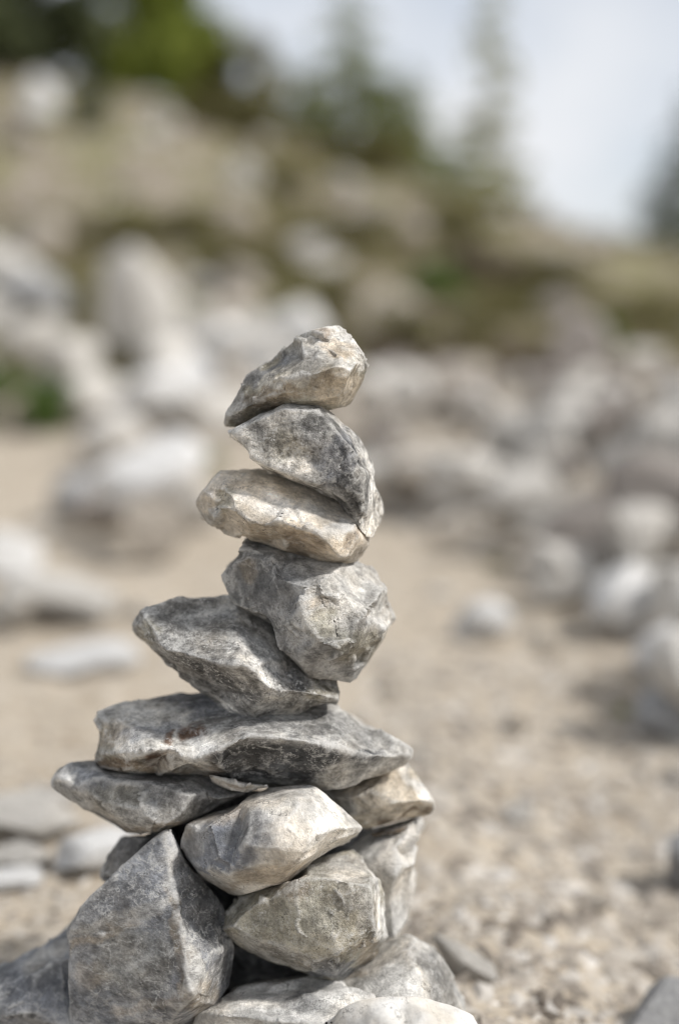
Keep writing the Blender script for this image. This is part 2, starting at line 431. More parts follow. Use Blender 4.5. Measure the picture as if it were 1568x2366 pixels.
    for s in spots:
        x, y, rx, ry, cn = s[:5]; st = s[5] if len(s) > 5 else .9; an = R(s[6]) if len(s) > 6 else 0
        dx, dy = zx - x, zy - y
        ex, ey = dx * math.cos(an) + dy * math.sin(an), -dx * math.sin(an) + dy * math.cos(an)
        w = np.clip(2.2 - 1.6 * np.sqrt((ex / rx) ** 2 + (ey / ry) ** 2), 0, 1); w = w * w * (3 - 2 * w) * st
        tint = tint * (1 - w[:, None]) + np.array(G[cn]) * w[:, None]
    at2 = me.attributes.new('tint', 'FLOAT_COLOR', 'POINT')
    at2.data.foreach_set('color', np.concatenate([tint, np.ones((len(v), 1))], 1).astype(np.float32).ravel())
    me.shade_smooth()
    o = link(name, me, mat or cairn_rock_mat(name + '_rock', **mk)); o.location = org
    tag(o, label, cat, 'stones of the cairn')
    return o

# --- the balanced column, top to bottom
stone('cairn_stone', Z1,
  [(255,725,20),(290,765,10),(330,735,5),(360,730,4),(420,725,8),(480,715,10),(540,700,10),(620,680,10),(700,670,10),(780,670,10),(850,668,8),(900,660,4),(940,652),(990,638),(1040,605),(1080,550),(1110,490),(1140,440),(1158,390),(1168,350),(1160,290),(1130,240),(1085,208),(1060,200),(1040,165),(1000,125),(960,105),(920,108),(860,128),(790,160),(720,205),(650,250),(590,295),(520,335),(450,390),(410,440),(370,500),(330,560),(305,630),(280,680)],
  [(1060,400,-42),(960,415,-50),(860,448,-46),(880,365,-34),(800,305,-26),(690,268,-20),(625,345,-20),(740,440,-36),(560,465,-34),(440,510,-26),(385,640,-16),(560,570,-28),(720,570,-32),(880,590,-30),(1000,500,-44),(1010,300,-28),(1090,300,-22),(900,220,-12),(900,170,-16),(940,190,-4),(640,300,-16),(340,600,4)],
  'small tan wedge stone tilted on the very top of the cairn', 'ol',
  [(960,250,230,130,'pale',.9),(900,170,60,30,'br',.8,30),(960,270,120,40,'tan',.9,15),(740,360,130,75,'g',.8,15),(520,420,180,40,'bl',.7,-25),(980,520,190,110,'tan',.75),(560,580,200,60,'br',.6,-15),(640,470,160,40,'pale',.7,-10),(1050,390,130,22,'white',.8,-15),(330,620,70,90,'lg',.9)],  # pale top is painted sunlight; brown underside and grey hollow are painted shade
  seed=1, grain=.85, veins=.3, speck=.4, contrast=.85)
stone('cairn_stone', Z1,
  [(270,820),(300,780),(345,735,-4),(420,705,-8),(500,690,-12),(560,665,-14),(640,630,-14),(720,617,-14),(790,620,-12),(860,630,-8),(905,645,-4),(950,685),(985,730),(1010,775),(1055,800,4),(1100,850,6),(1140,900,8),(1175,950,8),(1195,1000,8),(1190,1050,6),(1185,1110,4),(1215,1170,4),(1250,1215,4),(1255,1290),(1240,1370),(1225,1440),(1190,1480,-6),(1165,1475,-12),(1110,1420,-16),(1050,1360,-18),(990,1280,-18),(960,1240,-18),(880,1200,-16),(800,1150,-16),(720,1100,-14),(640,1070,-12),(560,1050,-10),(490,1045,-8),(420,985,-4),(350,910),(290,860)],
  [(335,800,-20),(430,735,-26),(640,662,-34),(850,668,-36),(960,745,-38),(1040,860,-42),(1085,960,-45),(1130,1080,-45),(1140,1200,-41),(1160,1330,-34),(1162,1425,-28),(1000,1230,-44),(880,1165,-41),(700,1065,-36),(520,1010,-30),(420,930,-24),(800,900,-43),(1160,1020,-22),(1205,1260,-16)],
  'grey mottled triangular slab standing on edge, second stone from the cairn top', 'lg',
  [(980,960,130,180,'bl',.85,20),(1000,1200,150,120,'dg',.6,40),(820,870,60,60,'dg',.8),(700,760,220,90,'g',.6),(600,900,160,100,'ol',.6),(450,900,130,70,'pale',.7,35),(780,1060,100,50,'pale',.8,20),(1130,900,40,190,'pale',.8,-20),(1200,1330,40,130,'lg',.8)],  # pale strip down the right edge is sunlight put into the colour
  ridges=[(0,1,2,3,4,5,6,7,8,9,10),(0,15,14,13,12,11,10)], seed=2, grain=1.0, contrast=1.5, veins=.6, speck=1.1, back=.07)
stone('cairn_stone', Z1,
  [(75,1320),(85,1260),(120,1190),(160,1110,4),(200,1080,8),(280,1055,12),(380,1040,16),(470,1040,22),(600,1050,26),(800,1085,26),(1000,1190,22),(1100,1300,14),(1160,1400,6),(1172,1460),(1175,1520),(1110,1590),(1060,1625),(1000,1645),(940,1640),(880,1610),(800,1585),(700,1565),(620,1550),(550,1520),(480,1505),(410,1490),(380,1450),(320,1440),(230,1405),(150,1375),(95,1345)],
  [(150,1180,-12),(210,1160,-18),(270,1130,-16),(345,1195,-30),(305,1285,-38),(235,1255,-20),(190,1340,-24),(370,1335,-44),(500,1345,-50),(640,1355,-52),(720,1395,-54),(820,1400,-56),(850,1460,-60),(900,1560,-50),(560,1430,-42),(720,1480,-44),(420,1420,-36),(1000,1330,-30),(1060,1390,-36),(1100,1460,-36),(960,1500,-54),(700,1240,-26),(500,1200,-22),(850,1290,-34),(400,1100,0),(1010,1590,-40)],
  'pale flat cream stone lying under the triangular slab', 'cr',
  [(600,1270,260,60,'white',.6,12),(950,1430,110,60,'white',.85,-10),(600,1430,230,60,'tan',.85,8),(760,1500,140,60,'br',.65,20),(270,1220,70,70,'ol',.8,40),(170,1330,80,50,'lg',.8),(380,1130,110,30,'tan',.5),(1080,1480,30,90,'br',.6,30)],  # whites paint sun on top and right facet; olive darkens the notch
  seed=3, grain=.7, veins=.3, speck=.5, contrast=.75, back=.10)
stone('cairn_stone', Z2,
  [(555,285),(575,230),(610,190),(635,150),(650,110),(670,68),(700,50,10),(800,70,18),(900,90,22),(1000,120,22),(1100,150,20),(1180,175,16),(1230,185,8),(1280,205,10),(1350,240,14),(1390,280,18),(1410,340,18),(1425,400,18),(1450,460,16),(1450,490,16),(1420,520,14),(1400,560,12),(1380,620,10),(1340,680,8),(1300,740,4),(1260,770),(1210,805,-10),(1180,810,-14),(1120,800,-16),(1060,790,-16),(990,770,-34),(940,720,-36),(870,660,-36),(800,600,-34),(740,545,-32),(710,500,-30),(660,450,-24),(620,390,-14),(590,340,-4)],
  [(645,230,-18),(880,215,-44),(830,150,-24),(930,290,-54),(960,345,-60),(955,430,-63),(1000,505,-66),(1060,575,-66),(1115,605,-64),(1165,625,-62),(1150,700,-54),(1130,760,-38),(1050,280,-48),(1120,245,-38),(1105,420,-55),(1135,492,-49),(1118,455,-48),(1370,360,-28),(1250,480,-54),(1385,560,-24),(1280,620,-40),(1220,720,-34),(1195,600,-56),(620,340,-10)],
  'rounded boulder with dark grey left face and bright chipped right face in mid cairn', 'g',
  [(1250,400,250,190,'pale',.8),(1300,320,140,100,'lg',.7),(1080,520,90,70,'ol',.85,40),(1040,400,70,30,'tan',.6),(1280,640,140,90,'ol',.8),(690,240,40,60,'tan',.7),(600,280,40,80,'lg',.9),(830,330,130,160,'dg',.6),(950,650,190,90,'dg',.55,40),(980,330,90,40,'lg',.5)],  # pale right face is painted sunlight, dark greys at left painted shade
  ridges=[(1,3,4,5,6,7,8,9,10,11),(4,12,13),(4,14,15,22),(14,16)], seed=4, fcell=1.2, veins=.5, speck=.5, contrast=.95, back=.10, Y=1.25)
stone('cairn_stone', Z2,
  [(100,540),(110,500),(140,460),(200,430),(280,395,6),(330,378,10),(420,382,14),(500,375,18),(580,368,20),(660,380,24),(750,430,26),(880,530,24),(1010,650,20),(1100,760,10),(1140,830,2),(1165,880,-4),(1160,910,-8),(1120,945,-10),(1050,955,-12),(960,975,-14),(870,1010,-14),(800,1030,-14),(760,1055,-14),(720,1050,-14),(660,1020,-12),(600,980,-10),(540,930,-8),(500,890,-6),(450,850,-4),(400,810),(340,765),(290,725),(230,670),(160,600),(115,565)],
  [(150,490,-18),(200,545,-28),(230,615,-36),(180,600,-20),(295,655,-44),(375,675,-50),(450,702,-56),(540,714,-60),(620,714,-64),(680,692,-64),(720,745,-66),(760,805,-64),(790,880,-58),(880,900,-56),(980,880,-46),(1100,895,-32),(380,740,-34),(700,1000,-30),(560,925,-20),(330,690,-38)],
  'diamond shaped grey wedge stone jutting left beneath the rounded boulder', 'g',
  [(380,520,260,120,'lg',.75,25),(560,690,260,22,'white',.6,8),(560,820,190,90,'dg',.65,30),(900,770,120,60,'dg',.6,30),(180,560,60,60,'ol',.8),(620,850,60,40,'lg',.4),(1080,870,90,40,'ol',.8,-10),(560,930,90,14,'white',.8,38),(800,960,160,40,'lg',.6,-20),(750,770,20,110,'white',.5,-25)],  # lighter top face and dark grey lower faces put light and shade into colour
  ridges=[(0,1,2,4,5,6,7,8,9,10,11,12,13,14,15)], seed=5, grain=1.2, veins=.6, speck=1.15, contrast=1.25, back=.10)
stone('cairn_slab', Z3,
  [(198,160),(205,135,4),(240,115,10),(320,100,20),(400,85,28),(500,70,34),(600,62,36),(700,66,36),(850,75,36),(950,88,34),(1050,98,28),(1090,102,24),(1130,120,16),(1200,160,8),(1270,210),(1330,250),(1348,280),(1330,305),(1290,335),(1220,375,-6),(1150,395,-8),(1080,405,-10),(1000,405,-12),(900,402,-14),(830,400,-16),(760,395,-16),(700,385,-16),(640,375,-16),(560,370,-14),(500,365,-12),(420,360,-10),(330,355,-8),(260,350,-4),(215,340),(198,310),(205,270),(225,230),(215,195)],
  [(240,180,-14),(300,150,-12),(250,232,-20),(240,290,-34),(320,283,-60),(380,270,-66),(405,300,-48),(430,312,-20),(455,300,-44),(470,258,-64),(500,335,-54),(560,310,-68),(620,290,-68),(680,245,-67),(745,218,-66),(820,222,-67),(900,236,-68),(980,242,-66),(1065,255,-58),(1095,290,-54),(1060,372,-36),(660,352,-50),(1140,290,-44),(1230,275,-32),(1200,330,-30),(1290,270,-22),(1270,310,-18),(540,215,-36),(590,200,-42),(480,210,-44),(340,330,-44),(260,330,-28)],
  'long wide slab, pale knobbly left end and dark front, beneath the diamond wedge', 'lg',
  [(360,180,170,60,'pale',.8,-10),(350,255,150,32,'white',.9,-8),(230,260,40,90,'ol',.8),(260,240,60,30,'tan',.5),(555,210,52,38,'rust',.95,20),(470,225,16,14,'rust',.9),(430,305,50,38,'rust',.9),(300,335,130,26,'br',.9),(470,345,110,22,'tan',.8),(260,200,60,40,'tan',.5),(550,280,110,48,'white',.9,-20),(650,320,40,60,'br',.7,20),(590,110,160,45,'bl',.8,10),(430,130,100,30,'lg',.6),(880,310,230,78,'dk',1.0,4),(730,320,95,60,'dk',1.0),(1010,310,80,62,'dk',.95),(1190,290,60,35,'dk',.9),(760,190,90,40,'dk',.7),(1000,180,190,50,'g',.7,12),(1080,240,140,16,'pale',.8,8),(1130,350,110,40,'lg',.9,-10),(1290,290,50,30,'lg',.9),(400,205,120,22,'bl',.6,-8)],  # near-black spots paint shade on the overhanging front and below the wedge
  ridges=[(2,4,5,9,11,12,13,14,15,16,17,18,19,20),(18,22,23,25),(19,22),(22,24)], seed=26, fcell=1.25, veins=.8, speck=.6, contrast=1.05, back=.13, vox=.0021)
stone('cairn_sliver', Z3, [(610,372),(680,376),(760,386),(832,400),(800,409),(740,416),(690,410),(650,394)], [(700,392,-8),(760,400,-7)],
  'thin pale sliver of stone wedged under the long slab', 'white', [(720,405,40,8,'tan',.6)], Y=1.205, back=.03, vox=.0012, rough=.25, chips=3, smooth=0, seed=7, contrast=.6, veins=0)
stone('cairn_slab', Z3,
  [(47,385),(60,350),(90,325,6),(140,318,14),(195,315,22),(300,325,30),(500,340,30),(650,365,20),(740,408,4),(752,425),(720,455,-8),(660,470,-14),(610,485,-16),(560,515,-16),(510,545,-14),(460,560,-12),(400,572,-10),(350,575,-8),(310,560,-6),(270,535,-4),(220,505),(170,485),(110,450),(75,430),(50,405)],
  [(100,370,-10),(150,400,-20),(250,380,-26),(400,400,-38),(550,420,-44),(660,440,-34),(300,480,-40),(420,500,-50),(520,500,-46),(370,545,-40),(450,545,-38),(300,540,-24),(600,400,-28),(200,450,-26)],
  'flat grey slab poking out left under the long slab', 'g',
  [(150,370,110,40,'bl',.6),(80,370,30,20,'white',.7),(450,420,230,50,'dg',.7),(330,520,200,18,'lg',.6,12),(420,550,130,16,'tan',.7,-4),(300,440,100,40,'ol',.5)],  # dark grey band paints the long slab's shade on the top
  seed=8, veins=.4, speck=.7, contrast=1.05, back=.12, Y=1.24, vox=.0021)
stone('cairn_slab', Z3,
  [(985,405,10),(1100,370,26),(1200,335,30),(1300,315,20),(1325,310,10),(1345,335,4),(1380,390),(1410,430),(1428,465),(1420,490),(1370,500,-4),(1300,518,-8),(1240,545,-10),(1200,562,-12),(1160,550,-12),(1110,510,-8),(1050,455)],
  [(1200,430,-30),(1300,430,-26),(1380,450,-16),(1230,505,-34),(1130,450,-24),(1320,485,-30),(1370,420,-10),(1250,380,-16),(1190,530,-32),(1395,482,-14)],
  'sandy grey slab jutting right under the long slab', 'sd',
  [(1300,420,130,60,'tan',.5),(1320,510,110,9,'br',.9,-12),(1090,470,60,60,'g',.7,40),(1400,430,25,50,'white',.7,-30),(1330,350,20,60,'white',.6,-30)],
  seed=9, veins=.3, speck=.6, contrast=.8, back=.10, Y=1.265)
stone('cairn_stone', Z3,
  [(513,620),(520,580),(545,545),(600,510,4),(680,480,8),(740,450,12),(780,430,14),(850,415,14),(940,405,10),(990,410,6),(1030,435),(1080,470),(1120,510),(1150,545),(1163,565),(1150,585),(1100,610),(1050,635,-6),(1000,655,-10),(970,690,-12),(940,725,-12),(890,750,-12),(820,775,-10),(740,790,-8),(690,790,-6),(650,775,-4),(610,740),(590,720),(560,690),(530,660)],
  [(600,560,-30),(700,520,-36),(820,470,-34),(900,440,-26),(980,430,-12),(870,540,-60),(880,630,-68),(750,620,-64),(650,640,-50),(600,690,-30),(700,730,-42),(830,720,-52),(900,690,-58),(960,640,-56),(1000,560,-50),(1060,520,-36),(1100,570,-28),(980,500,-42),(780,770,-26),(640,740,-22)],
  'chunky white and blue-grey block in the middle of the cairn base', 'pale',
  [(970,540,190,150,'white',.85,20),(900,600,70,120,'tan',.35),(670,615,165,105,'bl',1.0,-25),(740,560,70,50,'dg',.9,-40),(800,730,180,36,'tan',.7,-12),(640,740,60,30,'pale',.7),(760,470,180,36,'tan',.4,-18),(560,600,50,60,'g',.5)],  # white right and blue-grey left mix stone colour with painted light and shade
  seed=10, grain=.65, veins=.3, speck=.3, contrast=.7, back=.10, Y=1.205, rough=.5, chips=5)
stone('cairn_boulder', Z4,
  [(528,100),(548,104,-4),(562,130),(580,180,4),(605,225,6),(645,265,8),(690,310,10),(712,350,10),(712,410,8),(730,460,6),(737,540,4),(718,600),(692,650),(645,690),(560,716),(500,735),(400,735),(300,735),(240,730),(225,660),(220,560),(218,450),(235,400),(270,340),(320,285),(380,230),(430,185),(480,143)],
  [(534,150,-12),(538,200,-18),(542,290,-32),(560,370,-46),(590,445,-60),(602,530,-72),(606,610,-80),(640,660,-60),(400,710,-30),(540,700,-62),(240,560,-6),(680,470,-40),(690,570,-36),(620,300,-14)],
  'large grey pyramid shaped boulder, bottom left of the cairn', 'bg',
  [(430,290,130,40,'bl',.5,-35),(400,380,190,20,'pale',.55,-18),(330,440,120,14,'tan',.6,-20),(350,600,60,60,'dg',.55),(290,570,50,40,'tan',.4,-30),(480,660,120,18,'tan',.4,-10),(570,470,16,170,'tan',.7,-12),(625,570,32,110,'pale',.8,-10),(650,640,50,50,'tan',.6),(540,190,9,100,'lg',.8),(645,370,55,130,'dk',.75,-20),(560,540,30,40,'bl',.5),(430,520,120,100,'ol',.4)],  # near-black right face is painted shade, pale strip by the ridge painted sun
  ridges=[(0,1,2,3,4,5,6,7)], seed=11, grain=.75, veins=1.0, speck=.45, contrast=1.0, back=.13, Y=1.205, vox=.0023, rough=.8, stretch=(1, 1, 1.7), rot=(0, .6, 0))
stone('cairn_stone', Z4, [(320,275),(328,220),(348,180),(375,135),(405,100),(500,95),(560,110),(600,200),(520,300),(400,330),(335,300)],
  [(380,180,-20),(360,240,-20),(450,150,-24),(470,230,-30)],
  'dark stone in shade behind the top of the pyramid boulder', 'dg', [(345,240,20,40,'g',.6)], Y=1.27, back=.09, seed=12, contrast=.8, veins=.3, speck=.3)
stone('cairn_stone', Z4,
  [(698,400),(710,360),(740,320),(800,285,4),(880,255,10),(950,225,14),(985,200,18),(1010,183,22),(1060,172,26),(1120,168,26),(1180,178,18),(1196,230,8),(1216,290),(1228,360),(1238,420),(1218,480),(1180,530),(1140,560,-4),(1090,588,-8),(1040,580,-10),(1000,560,-12),(940,540,-12),(880,525,-12),(820,505,-10),(780,485,-6),(740,460),(710,430)],
  [(1000,215,-10),(1040,248,-48),(1100,272,-56),(1183,292,-50),(1150,220,-2),(975,262,-50),(870,300,-44),(785,345,-40),(748,400,-38),(1195,420,-48),(1172,495,-44),(1060,490,-60),(985,535,-46),(840,480,-42),(1090,560,-30),(1120,400,-60),(900,400,-52)],
  'blunt grey block with a pale top, lower right of the cairn base', 'og',
  [(1090,220,120,45,'pale',.9),(1205,340,16,150,'white',.9,-6),(1000,270,60,70,'ol',.6),(930,280,60,40,'br',.5),(850,390,110,70,'ol',.7),(1130,300,60,40,'g',.6),(1180,500,36,50,'tan',.85),(1080,550,90,30,'bl',.8,10),(850,480,150,24,'lg',.7,20),(1160,370,22,60,'lg',.6)],  # white right strip and pale top hold painted sunlight
  ridges=[(8,7,6,5,1,2,3,9,10),(8,13,12,11,10)], seed=33, fcell=1.5, veins=.5, speck=.75, contrast=.9, back=.12, Y=1.22)
stone('cairn_stone', Z4,
  [(1040,190,20),(1110,135,20),(1190,100,14),(1280,78,8),(1345,57,4),(1368,70),(1364,100),(1338,132),(1340,200),(1325,280),(1310,340),(1285,400),(1260,460),(1150,470),(1060,330)],
  [(1250,150,-30),(1300,115,-22),(1270,250,-44),(1250,350,-34),(1180,200,-30),(1180,300,-34),(1320,140,-16)],
  'pale upright stone at the right flank behind the blunt grey block', 'white',
  [(1310,95,70,35,'white',.9,-20),(1270,250,80,110,'pale',.6)], Y=1.275, back=.09, seed=14, contrast=.6, veins=.2, speck=.4, rough=.7)
stone('cairn_chip', Z4, [(1180,92),(1230,78),(1300,72),(1310,85),(1270,108),(1240,118),(1212,106)], [(1240,98,-8)],
  'little brown stone chip wedged beneath the sandy right slab', 'br', [], Y=1.262, back=.03, vox=.0014, rough=.4, chips=4, smooth=1, seed=15, contrast=.7)
stone('cairn_stone', Z4,
  [(1040,575,10),(1110,530,16),(1190,480,20),(1250,445,20),(1310,436,16),(1350,460,10),(1400,500,6),(1430,550,2),(1452,600),(1476,650),(1482,690),(1470,800),(1300,830),(1100,820),(1000,740),(1020,640,4)],
  [(1190,560,-26),(1310,470,-4),(1325,555,-40),(1345,660,-56),(1180,630,-50),(1400,580,-18),(1440,670,-18),(1260,520,-18),(1240,720,-64),(1370,740,-52)],
  'broad speckled stone at the right foot of the cairn', 'pale',
  [(1395,580,45,110,'g',.85,-30),(1325,620,22,100,'white',.8,-10),(1200,560,130,60,'white',.6),(1120,560,60,16,'tan',.7),(1425,640,25,70,'lg',.6)],
  ridges=[(1,7,2,3)], Y=1.235, back=.11, seed=16, contrast=.85, veins=.5, speck=.8, vox=.0021)
stone('cairn_slab', Z4,
  [(600,760),(630,690,4),(680,645,20),(740,606,34),(850,584,44),(950,570,44),(1050,564,36),(1140,578,24),(1200,645),(1180,760),(1000,830),(750,830)],
  [(720,690,-26),(850,650,-4),(960,640,-4),(1060,650,-18),(900,710,-36),(1060,720,-40)],
  'rough white and grey slab lying flat at the foot of the cairn', 'white',
  [(960,650,60,24,'dg',.8),(880,690,50,30,'g',.6),(1020,670,50,20,'g',.6),(760,690,90,30,'lg',.4)], Y=1.18, back=.12, seed=17, contrast=.8, veins=.3, speck=.8, vox=.0021)
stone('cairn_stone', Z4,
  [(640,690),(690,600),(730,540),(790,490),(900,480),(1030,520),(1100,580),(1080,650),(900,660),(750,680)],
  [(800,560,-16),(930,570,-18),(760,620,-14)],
  'dark stone in the shadowed gap under the blunt grey block', 'dg', [(800,590,90,16,'g',.6)], Y=1.30, back=.08, seed=18, contrast=.8, veins=.3, speck=.4)  # dark base colour carries the shade of the gap
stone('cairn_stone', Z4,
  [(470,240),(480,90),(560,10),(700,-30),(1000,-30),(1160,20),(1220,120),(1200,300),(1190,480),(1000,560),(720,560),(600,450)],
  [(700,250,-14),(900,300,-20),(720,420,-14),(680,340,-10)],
  'added dark filler stone behind the deep gap right of the pyramid boulder', 'dg', [], Y=1.29, back=.09, seed=19, contrast=.7, vox=.003, chips=8)  # filler stone added behind so gaps between the base stones stay dark
stone('cairn_stone', Z4,
  [(1040,790),(1055,730),(1080,682),(1130,652),(1200,640),(1280,635),(1350,640),(1420,660),(1500,690),(1560,722),(1590,800),(1500,880),(1200,900),(1060,860)],
  [(1200,690,-30),(1350,690,-30),(1450,740,-30),(1150,740,-30),(1300,780,-46)],
  'smooth cream stone, blurred, closest to the viewer at the bottom edge', 'white', [(1300,700,150,40,'pale',.6)], Y=1.125, back=.10, seed=20, contrast=.25, veins=0, speck=.15, rough=.45, chips=5, smooth=6, wear=.3, bump=.4, crisp=.3, vox=.0025)
stone('cairn_boulder', Z4,
  [(-90,640),(-60,575,6),(0,545,10),(60,515,16),(130,468,22),(190,430,26),(235,395,26),(300,440,20),(330,600,10),(320,800),(150,840),(-70,840)],
  [(40,580,-20),(120,560,-24),(200,500,-8),(220,620,-30),(100,680,-46),(20,700,-46),(220,740,-50),(-20,620,-24)],
  'bluish grey stone sloping up at the lower left corner', 'bg',
  [(160,640,90,50,'bl',.7,-25),(60,600,60,40,'bl',.5,-20),(40,690,20,9,'dk',.8,10),(95,695,14,9,'dk',.8,-10),(150,500,90,24,'pale',.6,-30),(180,700,50,60,'bl',.6)], Y=1.255, back=.11, seed=21, contrast=.8, veins=.45, speck=.4, vox=.0023)  # two near-black spots paint the shade of small dents

# ------------------------------------------------------------------ loose rocks behind
def rock_mesh(name, seed, flat=1.0, sub=3, cuts=9, amp=.10):
    r_ = np.random.default_rng(seed)
    bm = bmesh.new(); bmesh.ops.create_icosphere(bm, subdivisions=sub, radius=.5)
    me = bpy.data.meshes.new(name); bm.to_mesh(me); bm.free()
    v = mesh_arrays(me)
    for _ in range(cuts):
        n = r_.normal(size=3); n /= np.linalg.norm(n); h = r_.uniform(.22, .40)
        d = v @ n - h; m = d > 0; v[m] -= d[m][:, None] * n * .96
    nn = v / np.linalg.norm(v, axis=1)[:, None]
    v = v + nn * (amp * .5 * fbm(v * 2.4 + seed, 3, seed))[:, None]
    v *= np.array([1, 1, 1]) / (v.max(0) - v.min(0)); v[:, 2] *= flat
    v[:, 2] -= v[:, 2].min()
    set_verts(me, v); me.shade_smooth() if amp < .03 else me.shade_flat()
    return me
PROTO = {}
for mk in ('pale_rock', 'white_rock', 'grey_rock', 'tan_rock', 'dun_rock'):
    PROTO[mk] = []
    for s in range(4):
        me = rock_mesh('loose_rock', 40 + s * 3 + len(mk), sub=3); me.materials.append(M[mk]); PROTO[mk].append(me)

for mk in ('pale_rock', 'white_rock', 'grey_rock'):
    PROTO['near_' + mk] = []
    for s in range(3):
        me = rock_mesh('loose_rock', 140 + s * 7 + len(mk), sub=5, cuts=12, amp=.09); me.shade_smooth(); me.materials.append(M[mk]); PROTO['near_' + mk].append(me)

def rock(name, loc, size, rz, mk, label, cat='rock', group=None, tilt=(0, 0)):
    o = bpy.data.objects.new(name, random.choice(PROTO[mk])); COL.objects.link(o)
    o.location = loc; o.scale = size; o.rotation_euler = (tilt[0], tilt[1], rz)
    tag(o, label, cat, group); return o

def gz(x, y): return float(height(x, y)[0])
def ground_depth(px, pb, fallback):
    """depth at which the line through a working-grid point meets the terrain"""
    Ys = np.arange(1.0, 18, .01); P = np.array([at(px, pb, float(q)) for q in Ys])
    hit = np.nonzero(P[:, 2] <= height(P[:, 0], P[:, 1]))[0]
    return float(Ys[hit[0]]) if len(hit) else fallback
def rock_at(px, pb, w, h, Y, mk, label, tilt=(0, 0), rz=None, depth=.8, name='loose_rock', group=None, lift=0.0):
    """rock whose foot is seen at working-grid (px, pb), w x h wide and high, at depth Y"""
    Y = ground_depth(px, pb, Y); p = at(px, pb, Y); k = Y / FPX * 1.02
    h *= .92; mk = 'near_' + mk if Y < 2.6 and 'near_' + mk in PROTO else mk
    return rock(name, (p.x, Y, p.z + lift), (w * k, w * k * depth, h * k), random.uniform(0, 6.3) if rz is None else rz, mk, label, group=group, tilt=tilt)

# picked-out rocks, left side (depths follow the ground they lie on)
rock_at(300, 850, 190, 300, 7.6, 'pale_rock', 'tall pale upright boulder standing above the left rock heap', rz=.4, name='upright_boulder')
rock_at(385, 1275, 270, 165, 5.0, 'white_rock', 'big bright white rock propped up left of the cairn', rz=.2, tilt=(0, -.2), lift=.15)
rock_at(195, 1200, 140, 120, 4.75, 'grey_rock', 'bluish grey rock with deep shadow, left of the bright white rock', rz=1.1)
rock_at(345, 1300, 150, 165, 4.3, 'tan_rock', 'brownish rock under the front of the bright white rock', rz=.1)
rock_at(255, 1225, 180, 110, 4.9, 'dun_rock', 'added dull rock keeping the hollow under the bright white rock dark', rz=.4)  # added behind the hollow so that it stays dark
rock_at(440, 1225, 130, 120, 4.9, 'pale_rock', 'pale rock holding up the right of the bright white rock', rz=.9)
rock_at(255, 1075, 200, 140, 5.6, 'pale_rock', 'pale rock resting behind the bright white rock', rz=2)
rock_at(225, 985, 170, 130, 6.0, 'pale_rock', 'pale rock right of the vivid green bush', rz=1)
rock_at(345, 985, 200, 140, 6.0, 'white_rock', 'light rock below the tall upright boulder', rz=.7)
rock_at(175, 890, 170, 120, 6.5, 'pale_rock', 'pale rock above the vivid green bush', rz=2.4)
rock_at(400, 900, 170, 130, 6.5, 'pale_rock', 'pale rock just below right of the tall upright boulder', rz=1.9)
rock_at(30, 1330, 170, 120, 3.75, 'white_rock', 'white rock at the left edge, upper of the edge pair')
rock_at(170, 1430, 290, 110, 3.2, 'pale_rock', 'long pale slab half sunk in sand at left', rz=.1, tilt=(0, .2))
rock_at(20, 1470, 130, 120, 3.05, 'pale_rock', 'pale rock at the left edge, lower of the edge pair')
rock_at(210, 1550, 260, 70, 2.75, 'white_rock', 'low white slab half sunk in sand, nearer than the long slab', rz=.2)
rock_at(100, 830, 160, 110, 7.4, 'pale_rock', 'pale rock left of the tall upright boulder')
rock_at(470, 830, 150, 130, 7.6, 'pale_rock', 'pale rock right of the tall upright boulder')
rock_at(575, 880, 150, 120, 7.2, 'pale_rock', 'pale rock at the right end of the left heap')
rock_at(470, 960, 160, 150, 6.4, 'white_rock', 'light rock between the left heap and the cairn top')
# near left slabs
rock_at(40, 1930, 300, 130, 1.98, 'pale_rock', 'wide cream slab on the dirt at the left edge', rz=.15, tilt=(0, .25))
rock_at(40, 2000, 190, 70, 1.78, 'pale_rock', 'flat cream stone below the wide slab at the left edge', rz=.1, tilt=(0, .12))
rock_at(15, 2055, 150, 52, 1.66, 'white_rock', 'square ended pale slab on the dirt near the lower left edge', rz=.05)
rock_at(215, 2010, 200, 100, 1.74, 'white_rock', 'bright pale stone just left behind the cairn base', rz=.5)
# right side
rock_at(1110, 1480, 140, 110, 3.05, 'white_rock', 'lone white stone on the sand right of the cairn', rz=.3)
rock_at(1290, 1390, 200, 150, 3.4, 'pale_rock', 'pale rounded rock at the foot of the right heap', rz=.3)
rock_at(1445, 1440, 230, 150, 3.2, 'white_rock', 'big white rock right of the pale rounded rock', rz=1.2)
rock_at(1540, 1560, 170, 140, 2.8, 'white_rock', 'white rock at the right edge below the big white rock', rz=.6)
rock_at(1500, 1290, 190, 140, 4.0, 'pale_rock', 'pale rock at the right edge above the big white rock', rz=2.2)
rock_at(935, 1150, 150, 110, 5.0, 'white_rock', 'bluish white rock just right of the cairn middle', rz=.2)
rock_at(1560, 1690, 220, 110, 2.35, 'grey_rock', 'grey slab with dark underside at the right edge', rz=.3, tilt=(.1, -.15), lift=.012)
rock_at(1585, 2060, 150, 170, 1.72, 'grey_rock', 'dark stone cut by the right edge on the gravel', rz=.8)
rock_at(1530, 2400, 230, 170, 1.24, 'grey_rock', 'dark grey stone in the bottom right corner', rz=.5)
rock_at(1140, 2275, 85, 200, 1.50, 'pale_rock', 'leaning pale finger of stone right behind the cairn foot', rz=-.2, tilt=(-.2, -1.05), depth=.9)
rock_at(1330, 900, 150, 190, 7.4, 'dun_rock', 'dull brown rock high in the right heap')
rock_at(1240, 1130, 200, 200, 5.4, 'pale_rock', 'large pale rock in the middle of the right heap', rz=.4, tilt=(0, .4))
rock_at(1060, 1180, 230, 150, 5.0, 'pale_rock', 'wide pale rock at the left foot of the right heap', rz=.2)
